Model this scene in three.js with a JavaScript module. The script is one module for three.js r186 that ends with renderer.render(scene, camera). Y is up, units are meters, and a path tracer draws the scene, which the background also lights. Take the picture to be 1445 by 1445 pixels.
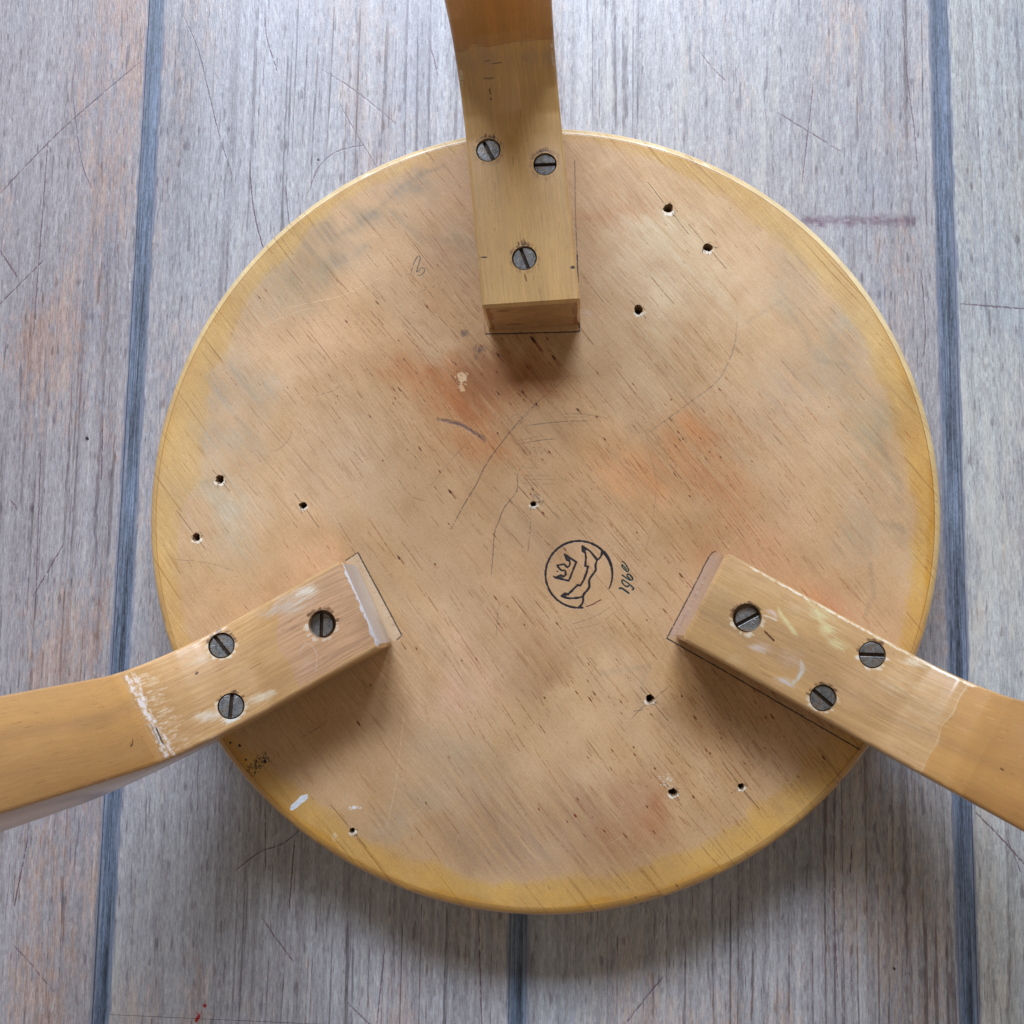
import * as THREE from 'three';
import { RectAreaLightUniformsLib } from 'three/addons/lights/RectAreaLightUniformsLib.js';
import { mergeGeometries, toCreasedNormals } from 'three/addons/utils/BufferGeometryUtils.js';
import { Brush, Evaluator, SUBTRACTION } from 'three-bvh-csg';

// ---------------------------------------------------------------- camera, light, exposure
const SEAT_T = 0.036;                       // thickness of the seat; its underside (facing up) lies at this height
const LEG_H = 0.0288;                       // thickness of a leg
const F = 1360.278;                         // focal length in photograph pixels (1445 across)
const CAM = new THREE.Vector3(0.018651, SEAT_T + 0.433921, 0.047107);
const CX = new THREE.Vector3(0.997778, -0.066626, 0);            // camera right
const CD = new THREE.Vector3(-0.006717, -0.100598, 0.994905);    // camera down
const CF = new THREE.Vector3(-0.066286, -0.992694, -0.100822);   // camera forward
const scene = new THREE.Scene();
const camera = new THREE.PerspectiveCamera(55.9493, 1, 0.02, 20);
camera.position.copy(CAM);
camera.up.copy(CD).negate();
camera.lookAt(CAM.clone().add(CF));
scene.add(camera);

const renderer = new THREE.WebGLRenderer({ antialias: true });
renderer.setSize(1024, 1024);
renderer.toneMapping = THREE.LinearToneMapping;
renderer.toneMappingExposure = 1.45;
renderer.shadowMap.enabled = true;

scene.background = new THREE.Color(0.155, 0.14, 0.12);            // the pale room all round
RectAreaLightUniformsLib.init();
function areaLight(name, color, intensity, w, h, pos, target) {
  const l = new THREE.RectAreaLight(color, intensity, w, h);
  l.name = name; l.position.set(...pos); l.lookAt(...target); scene.add(l);
  return l;
}
areaLight('window_light', new THREE.Color(0.82, 0.93, 1.11), 18.5, 1.5, 0.5, [-0.1, 1.3, -1.58], [0, 0, 0]);

// a photograph pixel, followed to the plane at height y: used to read off positions
function at(px, py, y) {
  const d = CF.clone().addScaledVector(CX, (px - 722.5) / F).addScaledVector(CD, (py - 722.5) / F);
  const k = (y - CAM.y) / d.y;
  return [CAM.x + d.x * k, CAM.z + d.z * k];
}

// ---------------------------------------------------------------- helpers
function rng(seed) { let a = seed >>> 0; return () => { a = (a + 0x6D2B79F5) | 0; let t = Math.imul(a ^ (a >>> 15), 1 | a); t = (t + Math.imul(t ^ (t >>> 7), 61 | t)) ^ t; return ((t ^ (t >>> 14)) >>> 0) / 4294967296; }; }
const TAB = new Float32Array(65536); { const r = rng(7); for (let i = 0; i < 65536; i++) TAB[i] = r() * 2 - 1; }
function vn(x, y, s) {                       // value noise, -1..1
  const xi = Math.floor(x), yi = Math.floor(y); let fx = x - xi, fy = y - yi;
  fx = fx * fx * (3 - 2 * fx); fy = fy * fy * (3 - 2 * fy);
  const h = (a, b) => TAB[(Math.imul(a, 374761) + Math.imul(b, 668265) + Math.imul(s, 9176) ^ (Math.imul(a, 73) ^ Math.imul(b, 19) << 7)) & 65535];
  const a = h(xi, yi), b = h(xi + 1, yi), c = h(xi, yi + 1), d = h(xi + 1, yi + 1);
  return a + (b - a) * fx + (c - a) * fy + (a - b - c + d) * fx * fy;
}
const fbm = (x, y, s) => vn(x, y, s) * 0.55 + vn(x * 2.03, y * 2.03, s + 1) * 0.28 + vn(x * 4.1, y * 4.1, s + 2) * 0.17;
const clamp = (v, a, b) => (v < a ? a : v > b ? b : v);
const sstep = (a, b, v) => { const t = clamp((v - a) / (b - a), 0, 1); return t * t * (3 - 2 * t); };
function makeCanvas(w, h) { const c = document.createElement('canvas'); c.width = w; c.height = h; return [c, c.getContext('2d')]; }
function paint(ctx, w, h, fn) {
  const im = ctx.createImageData(w, h), d = im.data, o = [0, 0, 0];
  for (let y = 0, i = 0; y < h; y++) for (let x = 0; x < w; x++, i += 4) {
    fn(x, y, o); d[i] = clamp(o[0], 0, 255); d[i + 1] = clamp(o[1], 0, 255); d[i + 2] = clamp(o[2], 0, 255); d[i + 3] = 255;
  }
  ctx.putImageData(im, 0, 0);
}
function texOf(c, srgb = true) {
  const t = new THREE.CanvasTexture(c);
  if (srgb) t.colorSpace = THREE.SRGBColorSpace;
  t.wrapS = t.wrapT = THREE.RepeatWrapping; t.magFilter = THREE.LinearFilter; t.anisotropy = 8;
  return t;
}
// a hand-drawn looking line through points, width in canvas pixels
function stroke(ctx, pts, color, width, r, { jitter = 0, taper = true, breaks = 0, min = 0.5, step = 5 } = {}) {
  ctx.lineCap = 'round'; ctx.strokeStyle = color;
  const P = [];
  for (let i = 0; i + 1 < pts.length; i++) {
    const p0 = pts[Math.max(i - 1, 0)], p1 = pts[i], p2 = pts[i + 1], p3 = pts[Math.min(i + 2, pts.length - 1)];
    const n = Math.max(2, Math.round(Math.hypot(p2[0] - p1[0], p2[1] - p1[1]) / step));
    for (let k = 0; k < n; k++) {
      const t = k / n, q = [0, 1].map((c) => 0.5 * (2 * p1[c] + (p2[c] - p0[c]) * t + (2 * p0[c] - 5 * p1[c] + 4 * p2[c] - p3[c]) * t * t + (3 * p1[c] - p0[c] - 3 * p2[c] + p3[c]) * t * t * t));
      P.push(q);
    }
  }
  P.push(pts[pts.length - 1]);
  for (let i = 0; i + 1 < P.length; i++) {
    if (breaks && r() < breaks) continue;
    const u = i / P.length, e = taper ? Math.min(1, 0.35 + 4 * Math.min(u, 1 - u)) : 1;
    ctx.lineWidth = Math.max(min, width * e * (0.75 + 0.5 * r()));
    const j = () => (r() - 0.5) * 2 * jitter;
    ctx.beginPath(); ctx.moveTo(P[i][0] + j(), P[i][1] + j()); ctx.lineTo(P[i + 1][0] + j(), P[i + 1][1] + j()); ctx.stroke();
  }
}
function poly(ctx, pts, color) { ctx.fillStyle = color; ctx.beginPath(); pts.forEach((p, i) => (i ? ctx.lineTo(...p) : ctx.moveTo(...p))); ctx.closePath(); ctx.fill(); }
function shadowed(o) { o.traverse((m) => { if (m.isMesh) { m.castShadow = true; m.receiveShadow = true; } }); }
function mesh(name, geo, mat, parent) { const m = new THREE.Mesh(geo, mat); m.name = name; parent.add(m); return m; }

// ---------------------------------------------------------------- the floor: pale weathered planks with blue joints
const floor = new THREE.Group(); floor.name = 'floor'; floor.userData = { kind: 'structure', label: 'grey weathered wood plank floor with blue joints', category: 'floor' };
scene.add(floor);
floor.rotation.y = -0.0158;                  // the planks run a little askew of the picture
const FC = Math.cos(-0.0158), FS = Math.sin(-0.0158);
const toFloor = (px, py) => { const [x, z] = at(px, py, 0); return [x * FC - z * FS, x * FS + z * FC]; };
const jL = toFloor(181, 722)[0], jM = toFloor(730, 1400)[0], jR = toFloor(1346, 722)[0];   // joints' middles
const JW = 0.0082;
const edges = [jL - 0.4, jL - 0.2, jL, jM, jR, jR + 0.2, jR + 0.4];
const Z0 = -0.44, Z1 = 0.44, PL = Z1 - Z0;   // planks run from z0 to z1
const PW = 1024, PH = 2048, SEAMZ = toFloor(268, 1437)[1];
const scratches = [
  [[257, 19], [279, 69], [296, 137], [309, 189], [328, 249]], [[373, 17], [377, 56], [391, 101]], [[455, 99], [502, 129], [560, 176]], [[478, 144], [498, 180], [532, 236]],
  [[435, 272], [450, 236], [476, 214], [513, 205]], [[352, 227], [358, 296], [373, 356]], [[403, 262], [408, 317]], [[202, 84], [107, 165], [51, 219], [-6, 280]], [[103, 137], [114, 223], [129, 266]],
  [[69, 180], [60, 300], [47, 472]], [[0, 354], [24, 390]], [[64, 365], [30, 399], [0, 429]], [[607, 64], [618, 107]], [[1273, 0], [1280, 103], [1290, 180], [1295, 240]], [[1149, 107], [1140, 189], [1132, 257]],
  [[986, 71], [1005, 96], [1024, 114]], [[1097, 159], [1187, 214]], [[145, 600], [143, 677]], [[58, 622], [51, 827]], [[91, 766], [47, 841]], [[14, 705], [25, 719]], [[17, 1332], [45, 1362], [77, 1401]],
  [[374, 1137], [375, 1228]], [[416, 1183], [408, 1282]], [[370, 1295], [390, 1325], [416, 1359]], [[424, 1170], [400, 1190], [366, 1203], [333, 1228]], [[675, 1286], [678, 1380], [680, 1446]], [[543, 1336], [532, 1446]],
  [[486, 1411], [522, 1446]], [[936, 1378], [910, 1410], [882, 1446]], [[1179, 1084], [1177, 1262], [1182, 1392]], [[1202, 1191], [1200, 1231]], [[1376, 1146], [1410, 1180], [1446, 1220]], [[1355, 429], [1446, 436]],
  [[640, 78], [655, 120], [660, 170]], [[1150, 1070], [1185, 1040]], [[40, 1180], [20, 1280]], [[1300, 380], [1306, 470], [1300, 520]], [[1420, 1180], [1440, 1230]],
];
// tones of each plank: [base rgb, pink share, pale share]
const plankTone = [[150, 145, 148, 0.4, 0.5], [149, 141, 143, 0.8, 0.55], [151, 147, 151, 0.5, 0.65], [153, 148, 150, 0.6, 0.75], [162, 160, 159, 0.25, 0.9], [156, 150, 150, 0.4, 0.5]];
function plankMaterial(i, x0, x1) {
  const [c, ctx] = makeCanvas(PW, PH), w = x1 - x0, [br, bg, bb, pink, pale] = plankTone[i], s0 = 40 + i * 13;
  const mx = (x1 - x0) / PW, my = PL / PH;
  paint(ctx, PW, PH, (X, Y, o) => {
    const x = x0 + X * mx, z = Z0 + Y * my;
    const wx = x + 0.004 * vn(x * 14, z * 3, s0) + 0.0012 * vn(x * 60, z * 11, s0 + 1);
    const ribs = 0.5 + 0.5 * vn(x * 9, z * 3.2, s0 + 2);                 // where the ribbed grain is strong
    const rib = vn(wx * 560, z * 5, s0 + 3);
    
    const mid = vn(wx * 150, z * 9, s0 + 6), broad = fbm(x * 22, z * 4.5, s0 + 7), cloud = fbm(x * 16, z * 10, s0 + 8);
    const n1 = vn(wx * 1500, z * 130, s0 + 4), n2 = vn(wx * 2600, z * 420, s0 + 5), n3 = vn(wx * 800, z * 190, s0 + 12), n4 = vn(x * 3600, z * 2000, s0 + 13);
    let L = 1.09 + 0.12 * rib * ribs + 0.05 * n1 + 0.1 * n2 + 0.045 * n3 + 0.08 * n4 + 0.03 * mid + 0.06 * broad + 0.06 * cloud;
    const dk = sstep(0.5, 0.85, vn(wx * 900, z * 9, s0 + 9) + 0.25 * n3) * sstep(0.35, 0.75, ribs);         // dark threads in the ribbed places
    L *= 1 - 0.3 * dk;
    const dk2 = sstep(0.62, 0.9, vn(wx * 900, z * 110, s0 + 14)); L *= 1 - 0.2 * dk2;                        // short dark fibres
    const wh = sstep(0.2, 0.75, vn(wx * 420, z * 42, s0 + 10) * 0.6 + 0.55 * broad + 0.15 * n2) * pale;       // bleached streaks
    const pk = sstep(0.0, 0.7, fbm(x * 34, z * 12, s0 + 11) + 0.35 * n3 + 0.2 * n1) * pink, bl = sstep(0.1, 0.7, fbm(x * 26, z * 9, s0 + 20) + 0.2 * n1) * 0.5;
    o[0] = br * Math.pow(L, 0.94); o[1] = bg * Math.pow(L, 1.04); o[2] = bb * L;
    o[0] += (206 - o[0]) * wh * 0.45; o[1] += (200 - o[1]) * wh * 0.45; o[2] += (186 - o[2]) * wh * 0.45;
    o[0] += 12 * pk - 20 * bl; o[1] -= 8 * pk + 10 * bl; o[2] -= 22 * pk - 1 * bl;
    const ed = Math.min(X, PW - 1 - X) * mx, e = 1 - sstep(0, 0.0016, ed + 0.0007 * n1);      // the joint's blue bleeds over the edge
    o[0] += (104 - o[0]) * 0.7 * e; o[1] += (112 - o[1]) * 0.7 * e; o[2] += (136 - o[2]) * 0.7 * e;
  });
  // drawn in millimetres
  ctx.setTransform(0.001 / mx, 0, 0, 0.001 / my, 0, 0);
  const r = rng(300 + i), P = (q) => { const [x, z] = toFloor(...q); return [(x - x0) * 1000, (z - Z0) * 1000]; }, WM = w * 1000, HM = PL * 1000;
  for (let k = 0; k < 1500; k++) {            // short cracks along the grain
    const X = r() * WM, Y = r() * HM, l = 2 + r() * r() * 24;
    stroke(ctx, [[X, Y], [X + (r() - 0.5) * 0.8, Y + l * 0.5], [X + (r() - 0.5) * 1.4, Y + l]], `rgba(${74 + r() * 25},${62 + r() * 20},${72 + r() * 25},${0.1 + r() * r() * 0.45})`, 0.18 + r() * 0.3, r, { jitter: 0.12, min: 0.12, step: 2 });
  }
  for (let k = 0; k < 900; k++) {             // pale chafed flecks
    const X = r() * WM, Y = r() * HM, l = 2 + r() * r() * 16;
    stroke(ctx, [[X, Y], [X + (r() - 0.5) * 1.2, Y + l]], `rgba(216,215,212,${0.08 + r() * 0.25})`, 0.25 + r() * 0.7, r, { jitter: 0.25, min: 0.15, step: 2 });
  }
  for (const s of scratches) {
    const q = s.map(P), a = 0.35 + 0.3 * r();
    stroke(ctx, q.map(([a, b]) => [a + 0.5, b + 0.3]), 'rgba(208,206,212,0.25)', 0.5, r, { jitter: 0.2, breaks: 0.3, min: 0.2, step: 1.5 });
    for (let k = 0; k < 2; k++) stroke(ctx, q, `rgba(92,70,80,${a})`, 0.5, r, { jitter: 0.22, breaks: 0.22, min: 0.18, step: 1.5 });
  }
  // long faint stain across the grain, upper right
  for (let k = 0; k < 420; k++) {
    const u = r(), v = (r() + r() + r()) / 3, [X, Y] = P([1134 + u * 158, 299 + v * 26]);
    ctx.fillStyle = `rgba(104,78,92,${0.03 + 0.1 * r()})`; ctx.beginPath(); ctx.ellipse(X, Y, 0.4 + r() * 2.4, 0.3 + r() * 1.2, r(), 0, 7); ctx.fill();
  }
  for (let k = 0; k < 60; k++) { const [X, Y] = P([1142 + r() * 110, 306 + (r() - 0.5) * 12 + (r() < 0.3 ? 8 : 0)]); ctx.fillStyle = `rgba(196,192,202,${0.1 + 0.35 * r()})`; ctx.fillRect(X, Y, 0.5 + r() * 2.5, 0.2 + r() * 0.6); }
  for (const [px, py, rr] of [[123, 619, 1.0], [1262, 1367, 0.7], [449, 226, 0.7], [1217, 1005, 0.5]]) { const [X, Y] = P([px, py]); ctx.fillStyle = 'rgba(30,27,30,0.9)'; ctx.beginPath(); ctx.ellipse(X, Y, rr, rr * 0.75, 0.6, 0, 7); ctx.fill(); }
  // red paint drops
  { const [X, Y] = P([289, 1419]); ctx.fillStyle = 'rgba(150,22,30,0.95)'; ctx.beginPath(); ctx.ellipse(X, Y, 0.9, 0.8, 0, 0, 7); ctx.fill(); const red = (p, a, w) => stroke(ctx, p.map(P), `rgba(150,24,30,${a})`, w, r, { min: 0.2, step: 1 });
    red([[282, 1432], [279, 1437], [277, 1440]], 0.95, 1.3); red([[276, 1426], [278, 1431]], 0.6, 0.5); red([[284, 1425], [284, 1431]], 0.5, 0.5); red([[279, 1430], [281, 1433]], 0.7, 0.5); }
  // dust
  for (let k = 0; k < 160; k++) { const X = r() * WM, Y = r() * HM; ctx.fillStyle = `rgba(228,228,232,${0.25 + 0.5 * r()})`; ctx.beginPath(); ctx.ellipse(X, Y, 0.12 + r() * 0.22, 0.12 + r() * 0.2, 0, 0, 7); ctx.fill(); }
  const tex = texOf(c);
  return new THREE.MeshPhysicalMaterial({ map: tex, bumpMap: tex, bumpScale: 0.0003, roughness: 0.36, specularIntensity: 1 });
}
function slab(x0, x1, y0, y1, z0, z1, bev = 0.0003) {        // a box whose top has uv over the whole plank
  const g = new THREE.BoxGeometry(x1 - x0, y1 - y0, z1 - z0);
  g.translate((x0 + x1) / 2, (y0 + y1) / 2, (z0 + z1) / 2);
  return g;
}
function uvTop(g, x0, x1) { const p = g.attributes.position, u = g.attributes.uv; for (let i = 0; i < p.count; i++) u.setXY(i, (p.getX(i) - x0) / (x1 - x0), 1 - (p.getZ(i) - Z0) / PL); return g; }
const plankMats = [];
for (let i = 0; i < 6; i++) {
  const x0 = edges[i] + JW / 2, x1 = edges[i + 1] - JW / 2;
  const m = plankMaterial(i, x0, x1); plankMats.push(m);
  const cuts = i === 2 ? [[Z0, SEAMZ - 0.00012], [SEAMZ + 0.00012, Z1]] : [[Z0, Z1]];
  for (const [a, b] of cuts) mesh(numbered('plank'), uvTop(slab(x0, x1, -0.006, 0, a, b), x0, x1), m, floor);
}
function numbered(n) { numbered.c ??= {}; const k = (numbered.c[n] = (numbered.c[n] ?? -1) + 1); return k ? `${n}_${String(k).padStart(3, '0')}` : n; }
const [jc, jctx] = makeCanvas(128, 2048);
paint(jctx, 128, 2048, (X, Y, o) => {
  const x = X / 128 * JW, z = Y / 2048 * PL;
  const L = 1 + 0.2 * vn(x * 2400, z * 30, 5) + 0.14 * vn(x * 900, z * 14, 6) + 0.18 * vn(x * 3000, z * 200, 7) + 0.14 * vn(x * 200, z * 30, 8) + 0.12 * vn(x * 2000, z * 900, 12);
  const pl = sstep(0.4, 0.9, vn(x * 1900, z * 22, 9)), e = 1 - sstep(0, 26, Math.min(X, 127 - X) + 12 * vn(z * 60, X < 64 ? 1 : 9, 10) + 8 * vn(z * 400, X < 64 ? 4 : 12, 10));
  const t = 0.5 + 0.5 * vn(0.5, z * 7, 11);
  o[0] = (82 + 18 * t) * L; o[1] = (95 + 12 * t) * L; o[2] = (115 + 6 * t) * L;
  for (let k = 0; k < 3; k++) { o[k] += ([158, 160, 172][k] - o[k]) * (0.3 * pl + 0.42 * e); }
});
const jtex = texOf(jc);
const jointMat = new THREE.MeshPhysicalMaterial({ map: jtex, bumpMap: jtex, bumpScale: 0.0002, roughness: 0.42 });
for (let i = 0; i < edges.length; i++) {
  const x0 = edges[i] - JW / 2, x1 = edges[i] + JW / 2;
  mesh(numbered('plank_joint'), uvTop(slab(x0, x1, -0.0068, -0.0007, Z0, Z1), x0, x1), jointMat, floor);
}

// ---------------------------------------------------------------- the stool, upside down on the floor
const stool = new THREE.Group(); stool.name = 'stool';
stool.userData = { label: 'upside-down round three-legged birch stool with worn underside and slotted screws', category: 'stool' };
scene.add(stool);
const R = 0.18;
const HOLES = [[943, 294, 7.5], [999, 349, 6.5], [901, 437, 7], [310, 676, 6.5], [427.5, 713, 5.5], [277, 758, 6.5], [752.5, 711, 4.5], [917, 986, 6], [949.5, 1118, 6], [1046, 1110, 4.5], [497, 1172, 4.2]];

// --- the seat's surface
const SN = 2048, SW = 0.364, SPX = SN / SW;
const seatXZ = (px, py) => { const [x, z] = at(px, py, SEAT_T); return [(x / SW + 0.5) * SN, (z / SW + 0.5) * SN]; };
const pencilTop = [[811, 226], [812, 300], [814.5, 360], [817.5, 468], [686, 471.5], [683.5, 455]];
const ringInner = [[800, 197], [850, 205], [900, 219], [960, 245], [1020, 280], [1075, 322], [1130, 370], [1180, 426], [1212, 470], [1232, 520], [1252, 565], [1266, 612], [1280, 660], [1290, 720], [1290, 780], [1281, 850], [1268, 910], [1245, 965], [1210, 1005], [1168, 1034], [1141, 1072], [1130, 1084], [1108, 1106], [1050, 1154], [1010, 1187], [974, 1199], [938, 1209], [910, 1220], [889, 1230], [864, 1234], [804, 1242], [743, 1245], [697, 1247], [657, 1237], [621, 1223], [574, 1208], [532, 1195], [490, 1168], [466, 1147], [441, 1130], [420, 1108], [374, 1083], [345, 1058], [310, 1010], [275, 940], [262, 890], [256, 840], [250, 790], [252, 740], [262, 700], [283, 678], [290, 612], [293, 560], [297, 526], [318, 498], [331, 467], [342, 439], [363, 401], [394, 374], [421, 343], [449, 311], [498, 277], [546, 256], [591, 235], [626, 221], [653, 209], [720, 200]];
const [maskC, maskX] = makeCanvas(SN, SN);
maskX.fillStyle = '#fff'; maskX.fillRect(0, 0, SN, SN); poly(maskX, ringInner.map((p) => seatXZ(...p)), '#000');
const mask = maskX.getImageData(0, 0, SN, SN).data;
// stains with places of their own: x, y, radius across (photograph pixels), squash, colour they pull towards, strength
const stainList = [
  [652, 535, 36, 0.9, [150, 86, 40], 0.5], [672, 575, 30, 0.7, [156, 92, 44], 0.35], [600, 505, 26, 0.6, [170, 104, 54], 0.35], [760, 520, 50, 0.7, [170, 106, 60], 0.35], [655, 545, 70, 1.0, [176, 108, 58], 0.5], [620, 520, 60, 0.7, [190, 122, 70], 0.35], [690, 640, 60, 1, [190, 120, 66], 0.35], [560, 520, 40, 1, [186, 118, 66], 0.22], [700, 510, 60, 0.7, [160, 104, 60], 0.35],
  [1000, 620, 60, 0.8, [198, 130, 74], 0.3], [960, 640, 70, 1, [206, 140, 84], 0.3], [860, 300, 45, 0.5, [190, 122, 74], 0.35], [1000, 700, 60, 1, [200, 134, 80], 0.25], [880, 660, 90, 1, [214, 152, 98], 0.25],
  [450, 370, 62, 0.55, [150, 128, 100], 0.36], [530, 300, 55, 0.4, [152, 132, 106], 0.3], [400, 420, 70, 0.8, [168, 148, 118], 0.3], [600, 250, 60, 0.4, [150, 132, 112], 0.35], [300, 620, 50, 1.5, [170, 152, 128], 0.35], [330, 520, 60, 1, [172, 152, 128], 0.35], [640, 340, 60, 0.8, [186, 158, 128], 0.3],
  [300, 740, 60, 1, [186, 166, 136], 0.35], [1270, 600, 40, 2, [168, 148, 116], 0.3], [1200, 500, 60, 1.4, [166, 146, 120], 0.35], [1100, 400, 60, 1, [172, 150, 122], 0.3], [1250, 740, 45, 2, [170, 150, 122], 0.28], [1130, 560, 90, 1, [176, 148, 118], 0.3], [950, 420, 110, 1, [208, 178, 140], 0.5], [900, 330, 80, 1, [206, 180, 142], 0.4],
  [770, 600, 80, 0.6, [168, 130, 92], 0.35], [700, 700, 80, 1, [184, 144, 104], 0.3], [760, 760, 40, 1.2, [170, 136, 102], 0.3], [730, 920, 60, 0.8, [172, 128, 92], 0.35], [780, 950, 40, 0.6, [160, 116, 84], 0.25], [700, 830, 80, 1, [196, 150, 108], 0.3],
  [640, 950, 70, 1.1, [208, 164, 130], 0.4], [640, 1080, 80, 0.9, [178, 150, 118], 0.3], [720, 1180, 120, 0.6, [168, 136, 106], 0.4], [860, 1170, 80, 0.7, [170, 132, 102], 0.35], [960, 1050, 70, 1, [190, 146, 98], 0.3], [520, 1080, 70, 0.8, [184, 146, 106], 0.3], [560, 1150, 60, 0.6, [172, 146, 116], 0.3], [900, 1150, 40, 1, [176, 118, 78], 0.25],
  [1180, 870, 60, 1, [206, 150, 108], 0.4], [1080, 740, 80, 0.8, [208, 158, 118], 0.35], [450, 650, 90, 1, [200, 166, 132], 0.3], [440, 780, 70, 0.8, [214, 168, 124], 0.35], [480, 480, 90, 0.8, [212, 166, 124], 0.3], [940, 940, 40, 1, [208, 160, 104], 0.3],
];
const smudges = [[[[636, 228], [601, 242], [563, 266], [529, 298], [494, 325], [460, 353]], 7, 0.5], [[[529, 298], [494, 325], [470, 345], [445, 375]], 17, 0.38], [[[470, 372], [500, 362], [520, 348]], 10, 0.35], [[[560, 300], [585, 325], [620, 335], [640, 345]], 9, 0.3], [[[634, 330], [645, 350], [628, 352]], 7, 0.3],
  [[[1060, 300], [1110, 340], [1160, 395]], 10, 0.28], [[[1250, 600], [1268, 650], [1282, 720]], 9, 0.28], [[[1258, 738], [1285, 742]], 7, 0.4], [[[1235, 800], [1240, 840], [1226, 870]], 5, 0.35], [[[1048, 460], [1085, 430], [1110, 420], [1130, 455], [1160, 510], [1230, 522]], 6, 0.22], [[[300, 700], [270, 690], [262, 720]], 12, 0.25], [[[860, 960], [905, 950], [890, 1010]], 7, 0.2], [[[1046, 1110], [1060, 1104]], 6, 0.3]];
for (const [pts, w, st] of smudges) for (let k = 0; k + 1 < pts.length; k++) { const [a, b] = [pts[k], pts[k + 1]], n = Math.max(1, Math.round(Math.hypot(b[0] - a[0], b[1] - a[1]) / (w * 1.3))); for (let m = 0; m < n; m++) stainList.push([a[0] + (b[0] - a[0]) * m / n, a[1] + (b[1] - a[1]) * m / n, w * 0.75, 1, [138, 122, 100], st * 0.45]); }
const stains = stainList.map(([x, y, r, q, c, s]) => { const [X, Y] = seatXZ(x, y); return [X, Y, 1 / (r * 1.8), 1 / (r * q * 1.8), c, s]; });
const GA = 0.905, GC = Math.cos(GA), GS = Math.sin(GA);     // the veneer's grain runs down to the right
const [seatC, seatX] = makeCanvas(SN, SN), [roughC, roughX] = makeCanvas(1024, 1024);
const seatBase = new Float32Array(1);
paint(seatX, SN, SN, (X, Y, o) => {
  const x = (X / SN - 0.5) * SW, z = (Y / SN - 0.5) * SW;
  const wq = 0.0014 * vn(x * 22, z * 22, 60) + 0.006 * vn(x * 6, z * 6, 59), am = 0.75 + 0.6 * vn(x * 30, z * 30, 58);
  const g = x * GC + z * GS, c = -x * GS + z * GC + wq;
  const fine = vn(g * 75, c * 2300, 61), hair = vn(g * 210, c * 3800, 62), band = vn(g * 9, c * 130, 63), wide = vn(g * 5, c * 34, 64), sp = vn(x * 2600, z * 2600, 65);
  const blot = fbm(x * 26, z * 26, 66), blot2 = fbm(x * 9, z * 9, 70), bl3 = fbm(x * 85, z * 85, 74);
  o[0] = 201; o[1] = 161; o[2] = 117;
  const ddx = 70 * vn(x * 40, z * 40, 76) + 26 * vn(x * 130, z * 130, 77), ddy = 70 * vn(x * 40, z * 40, 78) + 26 * vn(x * 130, z * 130, 79);
  const soak = vn(g * 42, c * 620, 86) + 0.4 * hair;
  for (let i = 0; i < stains.length; i++) {
    const q = stains[i], ms = Math.min(1, 0.03 / q[2]), a = (X + ddx * ms - q[0]) * q[2], b = (Y + ddy * ms - q[1]) * q[3], e = a * a + b * b;
    if (e > 5) continue;
    const w = Math.exp(-e * 1.3) * Math.min(q[5] * 1.65, 0.8) * (1 + 0.4 * band + 0.45 * bl3 + 0.5 * soak);
    o[0] += (q[4][0] - o[0]) * w; o[1] += (q[4][1] - o[1]) * w; o[2] += (q[4][2] - o[2]) * w;
  }
  // the varnished band along the rim
  const mx = clamp(Math.round(X + 10 * vn(x * 160, z * 160, 80) + 7 * fine), 0, SN - 1), my = clamp(Math.round(Y + 10 * vn(x * 160, z * 160, 81) + 7 * hair), 0, SN - 1);
  const mk = (a, b) => mask[(clamp(my + b, 0, SN - 1) * SN + clamp(mx + a, 0, SN - 1)) * 4], rim = (mk(-9, -5) + mk(9, -6) + mk(0, 0) + mk(-6, 8) + mk(7, 9)) / 1275, rad = Math.hypot(x, z);
  if (rim > 0) {
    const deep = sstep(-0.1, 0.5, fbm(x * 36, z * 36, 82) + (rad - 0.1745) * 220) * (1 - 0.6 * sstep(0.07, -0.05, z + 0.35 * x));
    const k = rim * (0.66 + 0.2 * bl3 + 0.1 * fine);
    const glare = sstep(0.07, -0.05, z + 0.35 * x), t = sstep(0.171, 0.166, rad) * 0.2 + 0.1 * glare;  // paler at upper left: window sheen on the varnish, painted into the colour
    o[0] += (207 - 12 * deep - o[0]) * k * (1 - t); o[1] += (160 - 22 * deep + 6 * glare - o[1]) * k * (1 - t); o[2] += (80 - 34 * deep + 20 * glare - o[2]) * k * (1 - t);
  }
  if (rad > 0.1764) { const up = sstep(0.04, -0.06, z - 0.3 * x); o[0] += (232 - o[0]) * 0.75 * up; o[1] += (206 - o[1]) * 0.75 * up; o[2] += (156 - o[2]) * 0.75 * up; }  // window glare on the upper rim, painted in as a paler cream
  let L = 1 + am * (0.026 * fine + 0.045 * hair) + 0.012 * band + 0.016 * wide + 0.045 * sp + 0.085 * blot + 0.07 * blot2 + 0.06 * bl3;
  L *= 1 - 0.08 * sstep(0.55, 0.95, vn(g * 60, c * 1700, 84));
  if (rim > 0.5) L *= 1 - 0.16 * sstep(0.62, 0.9, vn(g * 14, c * 950, 85));      // long grain lines that the varnish brought out
  o[0] *= Math.pow(L, 0.75); o[1] *= L * (1 - 0.012 * band); o[2] *= Math.pow(L, 1.35) * (1 - 0.035 * band + 0.02 * blot);
});
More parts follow.
